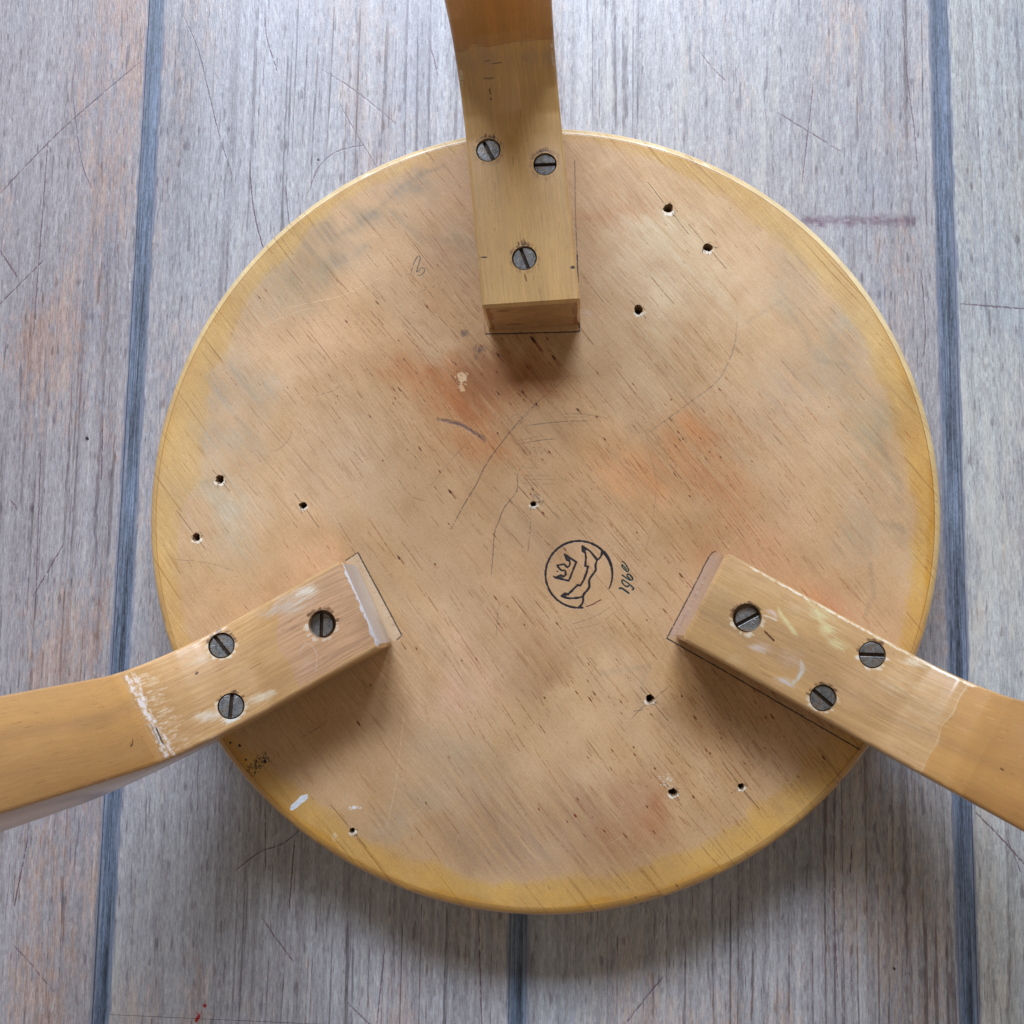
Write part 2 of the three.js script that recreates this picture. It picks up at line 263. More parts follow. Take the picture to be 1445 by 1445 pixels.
{
  const r = rng(11), S = (q) => seatXZ(...q), ctx = seatX, along = (X, Y, l, a = 0) => { const t = GA + a + 0.09 * vn(X / 260, Y / 260, 33); return [[X, Y], [X + Math.cos(t) * l, Y + Math.sin(t) * l]]; };
  // pores: thousands of fine dark dashes along the grain, some groups denser
  for (let k = 0; k < 5200; k++) {
    let px = 220 + r() * 1100, py = 190 + r() * 1100; if (vn(px / 60, py / 60, 31) + 0.5 * vn(px / 21, py / 21, 32) < -0.05 + 0.5 * (r() - 0.5)) continue;
    if (r() < 0.45) { const q = [[690, 560, 130], [760, 640, 150], [1000, 620, 90], [860, 920, 120], [920, 1130, 90], [620, 480, 120], [500, 560, 150], [1060, 990, 110]][(r() * 8) | 0]; px = q[0] + (r() + r() - 1) * q[2] * 1.5; py = q[1] + (r() + r() - 1) * q[2] * 1.5; }
    const [X, Y] = S([px, py]);
    stroke(ctx, along(X, Y, 5 + r() * r() * 34, (r() - 0.5) * 0.06), `rgba(${96 + r() * 40},${52 + r() * 26},${24 + r() * 14},${0.1 + r() * r() * r() * 0.7})`, 1 + r() * 1.2, r);
  }
  for (let k = 0; k < 1000; k++) {             // long thin grain lines
    const q = [[640, 560, 260], [980, 640, 220], [860, 900, 260], [1050, 1040, 160], [560, 420, 200], [770, 720, 420]][(r() * 6) | 0], [X, Y] = S([q[0] + (r() + r() - 1) * q[2] * 1.3, q[1] + (r() + r() - 1) * q[2] * 1.3]), l = 25 + r() * r() * 130, a = (r() - 0.5) * 0.05;
    const m = along(X, Y, l / 2, a)[1]; stroke(ctx, [[X, Y], m, along(m[0], m[1], l / 2, a + (r() - 0.5) * 0.06)[1]], `rgba(${108 + r() * 30},${62 + r() * 20},${28 + r() * 14},${0.2 + 0.35 * r()})`, 1 + r() * 0.9, r, { breaks: 0.15 });
  }
  for (let k = 0; k < 150; k++) {              // bold flecks
    let px = 300 + r() * 940, py = 300 + r() * 900;
    const q = [[720, 500, 120], [760, 620, 130], [880, 930, 130], [900, 1140, 90], [1000, 640, 80], [560, 560, 150], [1060, 1000, 100], [640, 900, 200]][k % 8]; px = q[0] + (r() + r() - 1) * q[2] * 1.5; py = q[1] + (r() + r() - 1) * q[2] * 1.5;
    const [X, Y] = S([px, py]), l = 4 + r() * 10;
    stroke(ctx, along(X, Y, l, (r() - 0.5) * 0.1), `rgba(${92 + r() * 30},${44 + r() * 20},22,${0.55 + r() * 0.45})`, 2 + r() * 2, r);
    stroke(ctx, along(X + 3, Y + 4, l * 2.4, 0), 'rgba(150,88,44,0.2)', 3, r);
  }
  for (let k = 0; k < 1500; k++) {             // pale raised fibres
    const [X, Y] = S([230 + r() * 1080, 200 + r() * 1080]);
    stroke(ctx, along(X, Y, 6 + r() * 30, (r() - 0.5) * 0.12), `rgba(236,206,170,${0.1 + r() * 0.2})`, 0.8 + r() * 0.8, r);
  }
  for (let k = 0; k < 70; k++) {               // pale scuffs at odd angles
    const [X, Y] = S([260 + r() * 1000, 240 + r() * 1000]);
    stroke(ctx, along(X, Y, 8 + r() * 70, -1.2 + (r() - 0.5) * 2.4), `rgba(240,216,186,${0.12 + r() * 0.25})`, 0.9 + r() * 0.7, r, { jitter: 0.7, breaks: 0.2 });
  }
  // orange-brown smudges drawn out along the grain
  for (const [px, py, n, sp, col] of [[650, 545, 110, 60, '156,90,40'], [690, 620, 50, 45, '176,104,50'], [1005, 625, 80, 50, '180,104,52'], [985, 700, 26, 50, '186,114,62'], [870, 290, 46, 40, '178,108,60'], [915, 1130, 34, 50, '146,86,50'], [740, 480, 36, 40, '120,72,40'], [560, 525, 26, 36, '160,92,48'], [1170, 870, 26, 34, '186,106,66'], [1010, 990, 60, 70, '150,92,50']]) for (let k = 0; k < n; k++) {
    const [X, Y] = S([px + (r() + r() + r() - 1.5) * sp, py + (r() + r() + r() - 1.5) * sp]);
    stroke(ctx, along(X, Y, 10 + r() * 46, (r() - 0.5) * 0.15), `rgba(${col},${0.08 + r() * 0.12})`, 1 + r() * 3.5, r, { jitter: 1 });
  }
  
  // pencil and scratch lines
  const pen = (pts, a = 0.6, w = 1.5, col = '60,50,44', op = {}) => stroke(ctx, pts.map(S), `rgba(${col},${a * 0.85})`, w * 1.25, r, { jitter: 0.9, breaks: 0.14, step: 3, ...op });
  pen([[763, 563], [727, 601], [689, 651], [672, 684], [655, 712], [636, 748]], 0.5, 1.8); pen([[803, 530], [780, 550], [763, 563]], 0.25, 1.4); pen([[760, 568], [728, 604]], 0.3, 1.2);
  pen([[741, 653], [734, 662], [730, 673], [729, 693], [711, 718], [704, 736], [698, 752], [695, 790], [693, 812]], 0.5, 1.5); pen([[749, 731], [747, 760], [745, 779]], 0.4, 1.3);
  pen([[741, 601], [775, 597], [800, 595], [835, 594]], 0.55, 1.3); pen([[785, 587], [810, 584], [845, 588], [860, 592]], 0.3, 1.1); pen([[790, 590], [830, 588]], 0.25, 1); pen([[727, 628], [766, 621], [784, 620]], 0.5, 1.2); pen([[731, 622], [765, 615]], 0.35, 1.1);
  for (const [y, a, b] of [[671, 733, 778], [677, 736, 783], [682, 735, 776], [685, 741, 784], [660, 735, 760]]) pen([[a, y], [b, y - 1 + r() * 2]], 0.25, 1);
  for (let k = 0; k < 5; k++) pen([[730 + k * 9, 640], [735 + k * 9, 631], [741 + k * 8, 641], [736 + k * 8, 634]], 0.28, 1.1);
  pen([[721, 594], [723, 588], [731, 585], [738, 592]], 0.35, 1.2);
  pen([[580, 388], [583, 374], [590, 362], [593, 366], [588, 384], [596, 378], [599, 383], [594, 389], [588, 389]], 0.6, 2, '66,66,70');
  pen([[589, 415], [600, 409]], 0.25);
  for (let k = 0; k < 5; k++) pen([[616, 590 + k * 0.8], [646, 596 + k * 0.9], [667, 607 + k], [686, 618 + k * 1.6]], 0.28, 2.4, '78,58,62', { jitter: 1.6 });
  pen([[670, 618], [645, 640], [604, 690]], 0.25, 1.2); pen([[690, 570], [640, 605]], 0.2, 1.1);
  pen([[445, 559], [470, 552], [478, 546]], 0.35, 1.2); pen([[382, 637], [395, 633], [408, 620], [412, 606]], 0.3, 1.2); pen([[246, 790], [290, 794], [330, 806]], 0.3, 1.2);
  pen([[1040, 445], [1039, 470], [1033, 499], [1013, 537], [978, 565], [936, 596], [916, 610]], 0.2, 3, '96,88,80', { jitter: 1.2 });
  pen([[912, 625], [922, 660], [926, 690], [920, 740], [912, 775]], 0.22, 1.1); pen([[918, 640], [929, 690], [922, 745]], 0.15, 1);
  pen([[805, 882], [840, 870], [862, 856]], 0.3, 1.1); pen([[800, 890], [845, 880], [872, 860]], 0.2, 1.1);
  pen([[700, 900], [702, 870], [705, 850]], 0.25, 1.2); pen([[890, 1016], [905, 1000], [925, 985], [945, 968]], 0.35, 1.5); pen([[893, 1004], [906, 1002]], 0.3, 2);
  pen([[426, 1041], [440, 1032], [456, 1022], [460, 1016]], 0.4, 1.3); pen([[558, 1110], [570, 1010], [572, 1000]], 0.3, 1.6, '240,210,170'); pen([[545, 1170], [558, 1110]], 0.3, 1.6, '240,210,170');
  pen([[400, 436], [440, 427], [480, 418], [520, 400], [545, 388]], 0.4, 1.4, '240,208,170'); pen([[370, 460], [420, 440], [450, 434]], 0.3, 1.2, '240,208,170');
  pen([[735, 668], [790, 735]], 0.55, 1.2, '92,66,42'); pen([[742, 662], [800, 732]], 0.3, 1.1, '92,66,42');
  pen([[560, 674], [580, 700], [600, 707]], 0.35, 1.2, '90,62,40');
  // pencilled outlines where the legs were set, with cleaner wood inside
  poly(ctx, [[683.5, 455], [686, 470], [817, 467], [816, 430]].map(S), 'rgba(206,160,112,0.5)');
  for (let k = 0; k < 2; k++) { pen(pencilTop.slice(0, 3), 0.35, 1.3, '58,50,44', { taper: false }); pen(pencilTop.slice(2, 4), 0.6, 2, '40,36,36', { taper: false }); pen(pencilTop.slice(3, 5), 0.75, 1.8, '36,32,32', { taper: false }); }
  pen(pencilTop.slice(4), 0.5, 1.5, '52,46,44', { taper: false });
  poly(ctx, [[488, 792], [505, 780.5], [566.5, 896.5], [556, 906], [530, 880]].map(S), 'rgba(216,190,156,0.75)');
  for (let k = 0; k < 60; k++) { const u = r(), [X, Y] = S([500 + u * 60 + r() * 5, 786 + u * 112 + r() * 8]); stroke(ctx, along(X, Y, 5 + r() * 8, -0.9), `rgba(${r() < 0.5 ? '245,226,200' : '170,128,96'},0.4)`, 1.4, r); }
  for (let k = 0; k < 2; k++) { pen([[488, 791], [505, 780]], 0.6, 1.8, '54,50,48', { taper: false }); pen([[505, 780], [535, 836], [567, 897]], 0.65, 2.2, '60,54,52', { taper: false }); pen([[567, 897], [560, 903]], 0.5, 1.5, '60,54,52'); }
  poly(ctx, [[1001, 786], [1018, 778], [966, 880], [948, 902], [942, 898]].map(S), 'rgba(190,158,136,0.8)');
  for (let k = 0; k < 120; k++) { const u = r(), [X, Y] = S([1006 - u * 60 + r() * 5, 790 + u * 108 + r() * 2]); stroke(ctx, along(X, Y, 4 + r() * 9, -1.15 + r() * 0.3), `rgba(${r() < 0.55 ? '238,222,202' : '134,98,80'},${0.25 + 0.3 * r()})`, 1.3, r); }
  for (let k = 0; k < 2; k++) { pen([[1010, 778], [1000, 787], [975, 836], [941, 901]], 0.6, 1.6, '48,42,40', { taper: false }); pen([[941, 901], [1000, 934], [1100, 992], [1214, 1058]], 0.6, 1.9, '34,28,24', { taper: false }); }  // the long lower line is pencil with the leg's contact shadow painted in
  for (let k = 0; k < 6; k++) pen([[811 - k * 0.4, 436 + k * 1.4], [824, 437 + k], [834 + r() * 6, 442 + k]], 0.4, 1.2, '214,196,190');
  for (let k = 0; k < 7; k++) pen([[655 + r() * 8, 462 + k * 2], [684, 455 + k * 1.5]], 0.3, 1.2, '222,190,164');
  // dark knots by the top leg
  for (const [px, py, l, w] of [[748, 474, 16, 8], [700, 497, 10, 5], [778, 500, 12, 4], [735, 550, 8, 5], [755, 568, 4, 5], [812, 575, 7, 5], [632, 690, 10, 5], [560, 783, 9, 4]]) for (let k = 0; k < 3; k++) { const [X, Y] = S([px + r() * 2, py + r() * 2]); stroke(ctx, along(X, Y, l * 1.1), `rgba(52,24,14,0.7)`, w * 0.8 * (1 - k * 0.25), r); stroke(ctx, along(X + r() * 6 - 3, Y, l * 3), 'rgba(120,64,32,0.2)', w * 0.7, r); }
  for (let k = 0; k < 26; k++) { const [X, Y] = S([676 + (r() - 0.5) * 18, 497 + (r() - 0.5) * 18]); ctx.fillStyle = `rgba(92,72,66,${0.1 + 0.2 * r()})`; ctx.beginPath(); ctx.ellipse(X, Y, 2 + r() * 7, 2 + r() * 4, r() * 3, 0, 7); ctx.fill(); const [X2, Y2] = S([656 + (r() - 0.5) * 10, 470 + (r() - 0.5) * 8]); ctx.beginPath(); ctx.ellipse(X2, Y2, 2 + r() * 4, 2 + r() * 3, r() * 3, 0, 7); ctx.fill(); }
  // chipped pale wood in the burnt patch
  poly(ctx, [[645, 528], [652, 525], [659, 530], [657, 538], [650, 540], [646, 534]].map(S), 'rgba(238,202,160,0.8)'); for (let k = 0; k < 30; k++) { const [X, Y] = S([650 + (r() + r() - 1) * 12, 536 + (r() + r() - 1) * 14]); stroke(ctx, along(X, Y, 3 + r() * 9, (r() - 0.5) * 1.6), r() < 0.6 ? 'rgba(240,208,166,0.6)' : 'rgba(118,62,26,0.6)', 1 + r() * 3, r); } poly(ctx, [[648, 545], [653, 543], [657, 552], [650, 553]].map(S), 'rgba(230,186,138,0.85)'); poly(ctx, [[625, 500], [634, 505], [640, 517], [630, 508]].map(S), 'rgba(232,186,138,0.55)');
  pen([[636, 528], [641, 536], [648, 544]], 0.6, 2.4, '112,58,26'); pen([[640, 520], [646, 524]], 0.5, 2, '112,58,26');
  // black specks, white paint
  for (let k = 0; k < 130; k++) { const u = r(), [X, Y] = S([352 + u * 24 + (r() + r() - 1) * 10, 1092 - u * 26 + (r() + r() - 1) * 12]); ctx.fillStyle = `rgba(34,28,22,${0.4 + r() * 0.5})`; ctx.beginPath(); ctx.ellipse(X, Y, 0.8 + r() * r() * 3, 0.7 + r() * 1.6, r() * 3, 0, 7); ctx.fill(); }
  for (const [px, py, rr] of [[338, 1052, 4], [325, 1048, 3.2], [347, 1072, 3], [374, 1074, 4]]) { const [X, Y] = S([px, py]); ctx.fillStyle = 'rgba(22,18,16,0.95)'; ctx.beginPath(); ctx.ellipse(X, Y, rr, rr * 0.8, 1, 0, 7); ctx.fill(); }
  poly(ctx, [[409, 1143], [411, 1136], [416, 1132], [420, 1128], [424, 1123], [429, 1122], [434, 1120.5], [434.5, 1126], [430, 1131], [425, 1134], [419, 1140], [412, 1144]].map(S), 'rgba(232,236,246,0.97)');
  for (let k = 0; k < 60; k++) { const u = r(), [X, Y] = S([411 + u * 22 + (r() - 0.5) * 4, 1141 - u * 18 + (r() - 0.5) * 5]); ctx.fillStyle = `rgba(${170 + r() * 40},${180 + r() * 40},${205 + r() * 30},0.4)`; ctx.fillRect(X, Y, 1 + r() * 4, 1 + r() * 1.5); }
  for (let k = 0; k < 40; k++) { const [X, Y] = S([501 + (r() + r() - 1) * 10, 1139 + (r() + r() - 1) * 3]); ctx.fillStyle = `rgba(236,236,240,${0.4 + r() * 0.5})`; ctx.fillRect(X, Y, 1 + r() * 4, 1 + r() * 1.8); const [X2, Y2] = S([472 + (r() + r() - 1) * 7, 1180 + (r() + r() - 1) * 8]); ctx.fillStyle = `rgba(236,232,228,${0.2 + r() * 0.3})`; ctx.fillRect(X2, Y2, 1 + r() * 3, 1 + r() * 2); const [X3, Y3] = S([939 + (r() + r() - 1) * 10, 1103 + (r() + r() - 1) * 12]); ctx.fillStyle = `rgba(240,236,228,${0.25 + r() * 0.45})`; ctx.fillRect(X3, Y3, 1 + r() * 5, 1 + r() * 2); }
  // splintered pale wood at the lower lip of each screw hole, cracks leading away along the grain
  for (const [px, py, hr] of HOLES) {
    for (let k = 0; k < 16; k++) { const a = 0.4 + r() * 2.2, d = hr * (0.95 + r() * 0.45), [X, Y] = S([px + Math.cos(a) * d, py + Math.sin(a) * d]); ctx.fillStyle = `rgba(242,230,212,${0.4 + r() * 0.5})`; ctx.beginPath(); ctx.ellipse(X, Y, 1.5 + r() * 5, 1 + r() * 3.2, a + 1.57, 0, 7); ctx.fill(); }
    for (const d of [1, -1]) { const [X, Y] = S([px, py]); stroke(ctx, along(X + d * GC * hr * 1.8, Y + d * GS * hr * 1.8, d * (14 + r() * 70)), 'rgba(86,58,36,0.6)', 1.6, r); }
    for (let k = 0; k < 7; k++) { const a = r() * 6.3, [X, Y] = S([px + Math.cos(a) * hr * 1.15, py + Math.sin(a) * hr * 1.15]); stroke(ctx, along(X, Y, 4 + r() * 9, (r() - 0.5) * 1.4), 'rgba(60,44,30,0.5)', 1.8, r); }
  }
  { for (let k = 0; k < 50; k++) { const [X, Y] = S([755 + (r() - 0.5) * 14, 704 + (r() - 0.5) * 18]); stroke(ctx, along(X, Y, 4 + r() * 14, (r() - 0.5) * 0.8), `rgba(${r() < 0.5 ? '60,50,40' : '224,204,170'},0.45)`, 1.4, r); } }
  // fine dark line where the rim was turned
  ctx.strokeStyle = 'rgba(120,82,36,0.5)'; ctx.lineWidth = 1.6; ctx.beginPath(); ctx.arc(SN / 2, SN / 2, 0.1762 * SPX, 0, 7); ctx.stroke();
  // the printed stamp, a crown and a horn in a ring, and a handwritten year
  const Q = (x, y) => S([700 + x / 5.558, 660 + y / 5.558]);
  const ink = (pts, w0, col = 'rgba(30,24,30,0.93)', op = {}) => stroke(ctx, pts.map((p) => Q(...p)), col, w0 * 1.38, r, { taper: false, jitter: 0.4, ...op });
  const arc = (a0, a1, w0, w1) => { const n = 60; for (let k = 0; k < n; k++) { const f = (t) => { const a = a0 + (a1 - a0) * t; return [650 + 262 * Math.cos(a), 838 + 262 * Math.sin(a)]; }; ink([f(k / n), f((k + 1) / n)], w0 + (w1 - w0) * k / n); } };
  const D = Math.PI / 180;
  arc(84 * D, 318 * D, 3.1, 3.6); arc(318 * D, 345 * D, 4.8, 3.6); arc(345 * D, 385 * D, 3.4, 1.6);
  ink([[710, 1090], [760, 1072], [820, 1037]], 1.8, 'rgba(96,42,30,0.8)');
  const line = (pts, w) => { for (let i = 0; i + 1 < pts.length; i++) ink([pts[i], pts[i + 1]], w); };
  const Z = (p) => p.map(([x, y]) => [333.5 + x * 0.4231, 528 + y * 0.4231]);      // read from a closer view
  line(Z([[485, 360], [700, 505], [560, 850], [310, 790]]), 3.4);
  line(Z([[485, 360], [525, 465], [575, 482], [585, 530], [568, 575], [540, 600], [510, 585], [480, 545], [345, 565], [372, 605], [400, 640], [440, 665], [480, 655], [505, 680], [500, 735], [475, 770], [450, 765], [420, 745], [310, 790]]), 3.2);
  poly(ctx, Z([[485, 360], [610, 445], [560, 490], [525, 465]]).map((p) => Q(...p)), 'rgba(34,28,32,0.8)'); poly(ctx, Z([[310, 790], [420, 745], [455, 765], [440, 815]]).map((p) => Q(...p)), 'rgba(34,28,32,0.75)');
  line(Z([[275, 765], [310, 790]]), 2);
  { const [X, Y] = Q(...Z([[350, 680]])[0]); ctx.fillStyle = 'rgba(40,26,28,0.85)'; ctx.beginPath(); ctx.ellipse(X, Y, 2.4, 1.8, 0, 0, 7); ctx.fill(); }
  ink(Z([[815, 215], [890, 255], [960, 310], [1020, 380], [1085, 465]]), 3.6); ink(Z([[1085, 465], [1055, 560], [1055, 660], [960, 790], [935, 870], [940, 970], [840, 1100], [825, 1150]]), 3.5); ink(Z([[825, 1140], [740, 1165], [620, 1175], [500, 1165], [425, 1135]]), 3.3);
  line(Z([[425, 1135], [490, 1085], [545, 1105], [725, 930], [775, 940], [840, 830], [890, 700], [915, 590], [865, 575], [880, 430], [870, 330], [815, 305], [815, 215]]), 3.5);
  poly(ctx, Z([[815, 215], [900, 262], [865, 320], [812, 305]]).map((p) => Q(...p)), 'rgba(30,24,30,0.85)'); poly(ctx, Z([[425, 1135], [490, 1085], [525, 1105], [510, 1160]]).map((p) => Q(...p)), 'rgba(30,24,30,0.85)');
  ink(Z([[1085, 465], [1150, 410], [1175, 330]]), 3.6); ink(Z([[825, 1150], [820, 1250], [755, 1340]]), 3.4); poly(ctx, Z([[1150, 290], [1215, 345], [1165, 375]]).map((p) => Q(...p)), 'rgba(30,24,30,0.85)');
  const yr = (p, w = 3.2) => stroke(ctx, p.map(([x, y]) => S([860 + x / 22.22, 780 + y / 22.22])), 'rgba(20,44,46,0.92)', w, r, { taper: false, jitter: 0.3, step: 2 });
  yr([[390, 278], [460, 310], [540, 420], [598, 540], [570, 598], [500, 560], [395, 440], [395, 385], [470, 450], [540, 535]], 2.6);
  yr([[395, 700], [520, 790], [620, 850], [700, 860], [728, 815], [680, 740], [590, 672], [552, 705], [590, 775], [650, 830]]);
  yr([[605, 1035], [560, 1070], [470, 1030], [400, 940], [390, 880], [430, 862], [540, 930], [620, 990], [700, 1060], [758, 1130], [715, 1165]]);
  yr([[320, 1125], [370, 1110], [480, 1180], [610, 1275]], 4);
}
// gloss: varnished rim, dull worn middle
paint(roughX, 1024, 1024, (X, Y, o) => {
  const x = (X / 1024 - 0.5) * SW, z = (Y / 1024 - 0.5) * SW, rim = mask[(Y * 2 * SN + X * 2) * 4] / 255;
  const g = x * GC + z * GS, c = -x * GS + z * GC, v = 0.56 - 0.24 * rim + 0.07 * fbm(x * 30, z * 30, 90) + 0.06 * vn(g * 60, c * 1200, 91);
  o[0] = o[1] = o[2] = v * 255;
});
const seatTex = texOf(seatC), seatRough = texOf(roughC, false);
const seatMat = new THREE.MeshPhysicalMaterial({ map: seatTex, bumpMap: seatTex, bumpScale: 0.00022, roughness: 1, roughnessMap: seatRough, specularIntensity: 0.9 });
// --- the seat's body: a face with real holes, a turned rim
const holeXZ = HOLES.map(([px, py, hr]) => { const [x, z] = at(px, py, SEAT_T); return [x, z, hr * 0.000319]; });
function holeOutline(i) { const r = rng(500 + i), p = [], n = 14; const rr = holeXZ[i][2]; for (let k = 0; k < n; k++) { const a = k / n * Math.PI * 2; p.push([holeXZ[i][0] + Math.cos(a) * rr * (0.76 + 0.42 * r()), holeXZ[i][1] + Math.sin(a) * rr * (0.76 + 0.42 * r())]); } return p; }
const outlines = HOLES.map((_, i) => holeOutline(i));
const FR = 0.1764;
function seatUV(g) { const p = g.attributes.position, u = new Float32Array(p.count * 2); for (let i = 0; i < p.count; i++) { u[2 * i] = p.getX(i) / SW + 0.5; u[2 * i + 1] = 0.5 - p.getZ(i) / SW; } g.setAttribute('uv', new THREE.BufferAttribute(u, 2)); return g; }
{
  const sh = new THREE.Shape(), n = 256;
  for (let k = 0; k < n; k++) { const a = k / n * Math.PI * 2, x = FR * Math.cos(a), y = FR * Math.sin(a); k ? sh.lineTo(x, y) : sh.moveTo(x, y); }
  sh.closePath();
  for (const o of outlines) { const p = new THREE.Path(); o.forEach(([x, z], i) => (i ? p.lineTo(x, -z) : p.moveTo(x, -z))); p.closePath(); sh.holes.push(p); }
  const face = new THREE.ShapeGeometry(sh, 8); face.rotateX(-Math.PI / 2); face.translate(0, SEAT_T, 0);
  const prof = [];
  const rr = R - FR;
  for (let k = 0; k <= 8; k++) { const a = Math.PI / 2 * (1 - k / 8); prof.push(new THREE.Vector2(FR + rr * Math.cos(a), SEAT_T - 0.0042 + 0.0042 * Math.sin(a))); }
  prof.push(new THREE.Vector2(R, 0.003)); prof.push(new THREE.Vector2(R - 0.0009, 0.0009)); prof.push(new THREE.Vector2(R - 0.003, 0.0001)); prof.push(new THREE.Vector2(0, 0.0001));
  const rim = toCreasedNormals(new THREE.LatheGeometry(prof.reverse(), 256), 0.5);
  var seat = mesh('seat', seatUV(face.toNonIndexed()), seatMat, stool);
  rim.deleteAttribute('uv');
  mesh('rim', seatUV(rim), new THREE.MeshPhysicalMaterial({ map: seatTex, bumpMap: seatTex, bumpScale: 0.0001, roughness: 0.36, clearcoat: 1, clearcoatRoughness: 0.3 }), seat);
}
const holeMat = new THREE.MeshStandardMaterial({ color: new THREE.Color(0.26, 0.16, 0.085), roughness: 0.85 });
outlines.forEach((o, i) => {
  const pos = [], idx = [], n = o.length, [cx, cz] = holeXZ[i], r = rng(900 + i);
  const ring = (s, y) => o.forEach(([x, z]) => pos.push(cx + (x - cx) * s * (0.96 + 0.08 * r()), y, cz + (z - cz) * s * (0.96 + 0.08 * r())));
  o.forEach(([x, z]) => pos.push(x, SEAT_T - 0.00005, z)); ring(0.8, SEAT_T - 0.0018); ring(0.6, SEAT_T - 0.006); ring(0.45, SEAT_T - 0.012); pos.push(cx, SEAT_T - 0.0125, cz);
  for (let k = 0; k < 3; k++) for (let j = 0; j < n; j++) { const a = k * n + j, b = k * n + (j + 1) % n; idx.push(a, b, a + n, b, b + n, a + n); }
  for (let j = 0; j < n; j++) idx.push(3 * n + j, 3 * n + (j + 1) % n, 4 * n);
  const g = new THREE.BufferGeometry(); g.setAttribute('position', new THREE.Float32BufferAttribute(pos, 3)); g.setIndex(idx); g.computeVertexNormals();
  mesh('screw_hole', g, holeMat, seat);
});

// --- the legs
const LS0 = 0.045, LS = 0.30, LN = 2048, LM = 768, PER = 0.15;          // leg texture: metres along from LS0, metres round
const legCanvasX = (s) => (s - LS0) / LS * LN, legCanvasY = (t) => (t / PER + 0.5) * LM;
const screwTex = (() => {
  const [c, x] = makeCanvas(256, 256);
  paint(x, 256, 256, (X, Y, o) => { const a = fbm(X / 40, Y / 40, 130), b = fbm(X / 9, Y / 9, 134), n = vn(X / 2, Y / 2, 138); const L = 140 + 38 * a + 26 * b + 10 * n, rust = sstep(0.1, 0.6, a + b * 0.6); o[0] = L * (1 - 0.18 * rust); o[1] = L * (1.0 - 0.3 * rust); o[2] = L * (1.0 - 0.42 * rust); });
  const r = rng(77);
  for (let k = 0; k < 60; k++) { const X = r() * 256, Y = r() * 256, a = r() * 6.3, l = 5 + r() * 50; stroke(x, [[X, Y], [X + Math.cos(a) * l, Y + Math.sin(a) * l]], r() < 0.5 ? 'rgba(205,208,206,0.45)' : 'rgba(48,42,36,0.55)', 1 + r() * 3, r); }
  return texOf(c);
})();
const screwMat = new THREE.MeshStandardMaterial({ map: screwTex, bumpMap: screwTex, bumpScale: 0.0002, roughness: 0.38, metalness: 0.6, vertexColors: true });
function screwGeometry(rad, seed) {                // slotted head, slot along x; top at y = 0
  const sl = 0.00072, parts = [], r = rng(seed), depth = 0.0016, tone = 0.6 + 0.5 * r();
  for (const s of [1, -1]) {
    const sh = new THREE.Shape(), a0 = Math.asin(sl / rad), n = 22;
    for (let k = 0; k <= n; k++) { const a = a0 + (Math.PI - 2 * a0) * k / n, q = rad * (1 + (r() - 0.5) * 0.02); k ? sh.lineTo(Math.cos(a) * q, s * Math.sin(a) * q) : sh.moveTo(Math.cos(a) * q, s * Math.sin(a) * q); }
    sh.closePath();
    const g = new THREE.ExtrudeGeometry(sh, { depth: depth, bevelEnabled: true, bevelThickness: 0.00025, bevelSize: 0.00025, bevelOffset: -0.00025, bevelSegments: 2 });
    g.rotateX(-Math.PI / 2); g.translate(0, -depth - 0.00025, 0);
    g.setAttribute('color', new THREE.BufferAttribute(new Float32Array(g.attributes.position.count * 3).fill(tone), 3)); parts.push(g);
  }
  const base = new THREE.CylinderGeometry(rad * 0.97, rad * 0.97, 0.004, 28).toNonIndexed(); base.translate(0, -0.002 - 0.0011, 0);
  const col = new Float32Array(base.attributes.position.count * 3); for (let i = 0; i < col.length; i += 3) { col[i] = 0.22; col[i + 1] = 0.14; col[i + 2] = 0.09; } base.setAttribute('color', new THREE.BufferAttribute(col, 3)); parts.push(base);
  const g = mergeGeometries(parts), p = g.attributes.position, u = g.attributes.uv;
  const ox = r(), oy = r(); for (let i = 0; i < p.count; i++) u.setXY(i, ox + p.getX(i) * 70, oy + p.getZ(i) * 70);
  return g;
}
const LEGS = [
  { ang: -95.41, lat: 0.0078, w: 0.0426, r0: 0.1598, rho: 0.0358, k: -0.0002, m: 0.0004, ea: 0.0847, eb: 0.0827, lean: 0.0018, screws: [[689, 211.5, 63, 0.0007, 0], [769, 231.5, 0, 0.0007, 0], [740, 364, 69, 0.0008, 0]], label: 'clean honey-coloured leg with plain dark end grain' },
  { ang: 150.6, lat: -0.0029, w: 0.0405, r0: 0.135, rho: 0.0429, k: 0.0004, m: -0.0018, ea: 0.0867, eb: 0.0838, screws: [[313, 911.5, 50, 0.0008, 0], [326.5, 997, 92, 0.0005, 0], [453.5, 881.5, 90, 0.0032, 1]], label: 'leg with white paint on its end and a white scrape at the bend' },
  { ang: 29.4, lat: 0.0008, w: 0.0407, r0: 0.1665, rho: 0.0327, k: 0.0003, m: 0.0029, ea: 0.0823, eb: 0.083, screws: [[1055, 874, -28, 0.0024, 1], [1231, 924, 2, 0.0004, 0], [1161.7, 985, 41, 0.001, 0]], label: 'leg with greenish and white paint smears' },
];
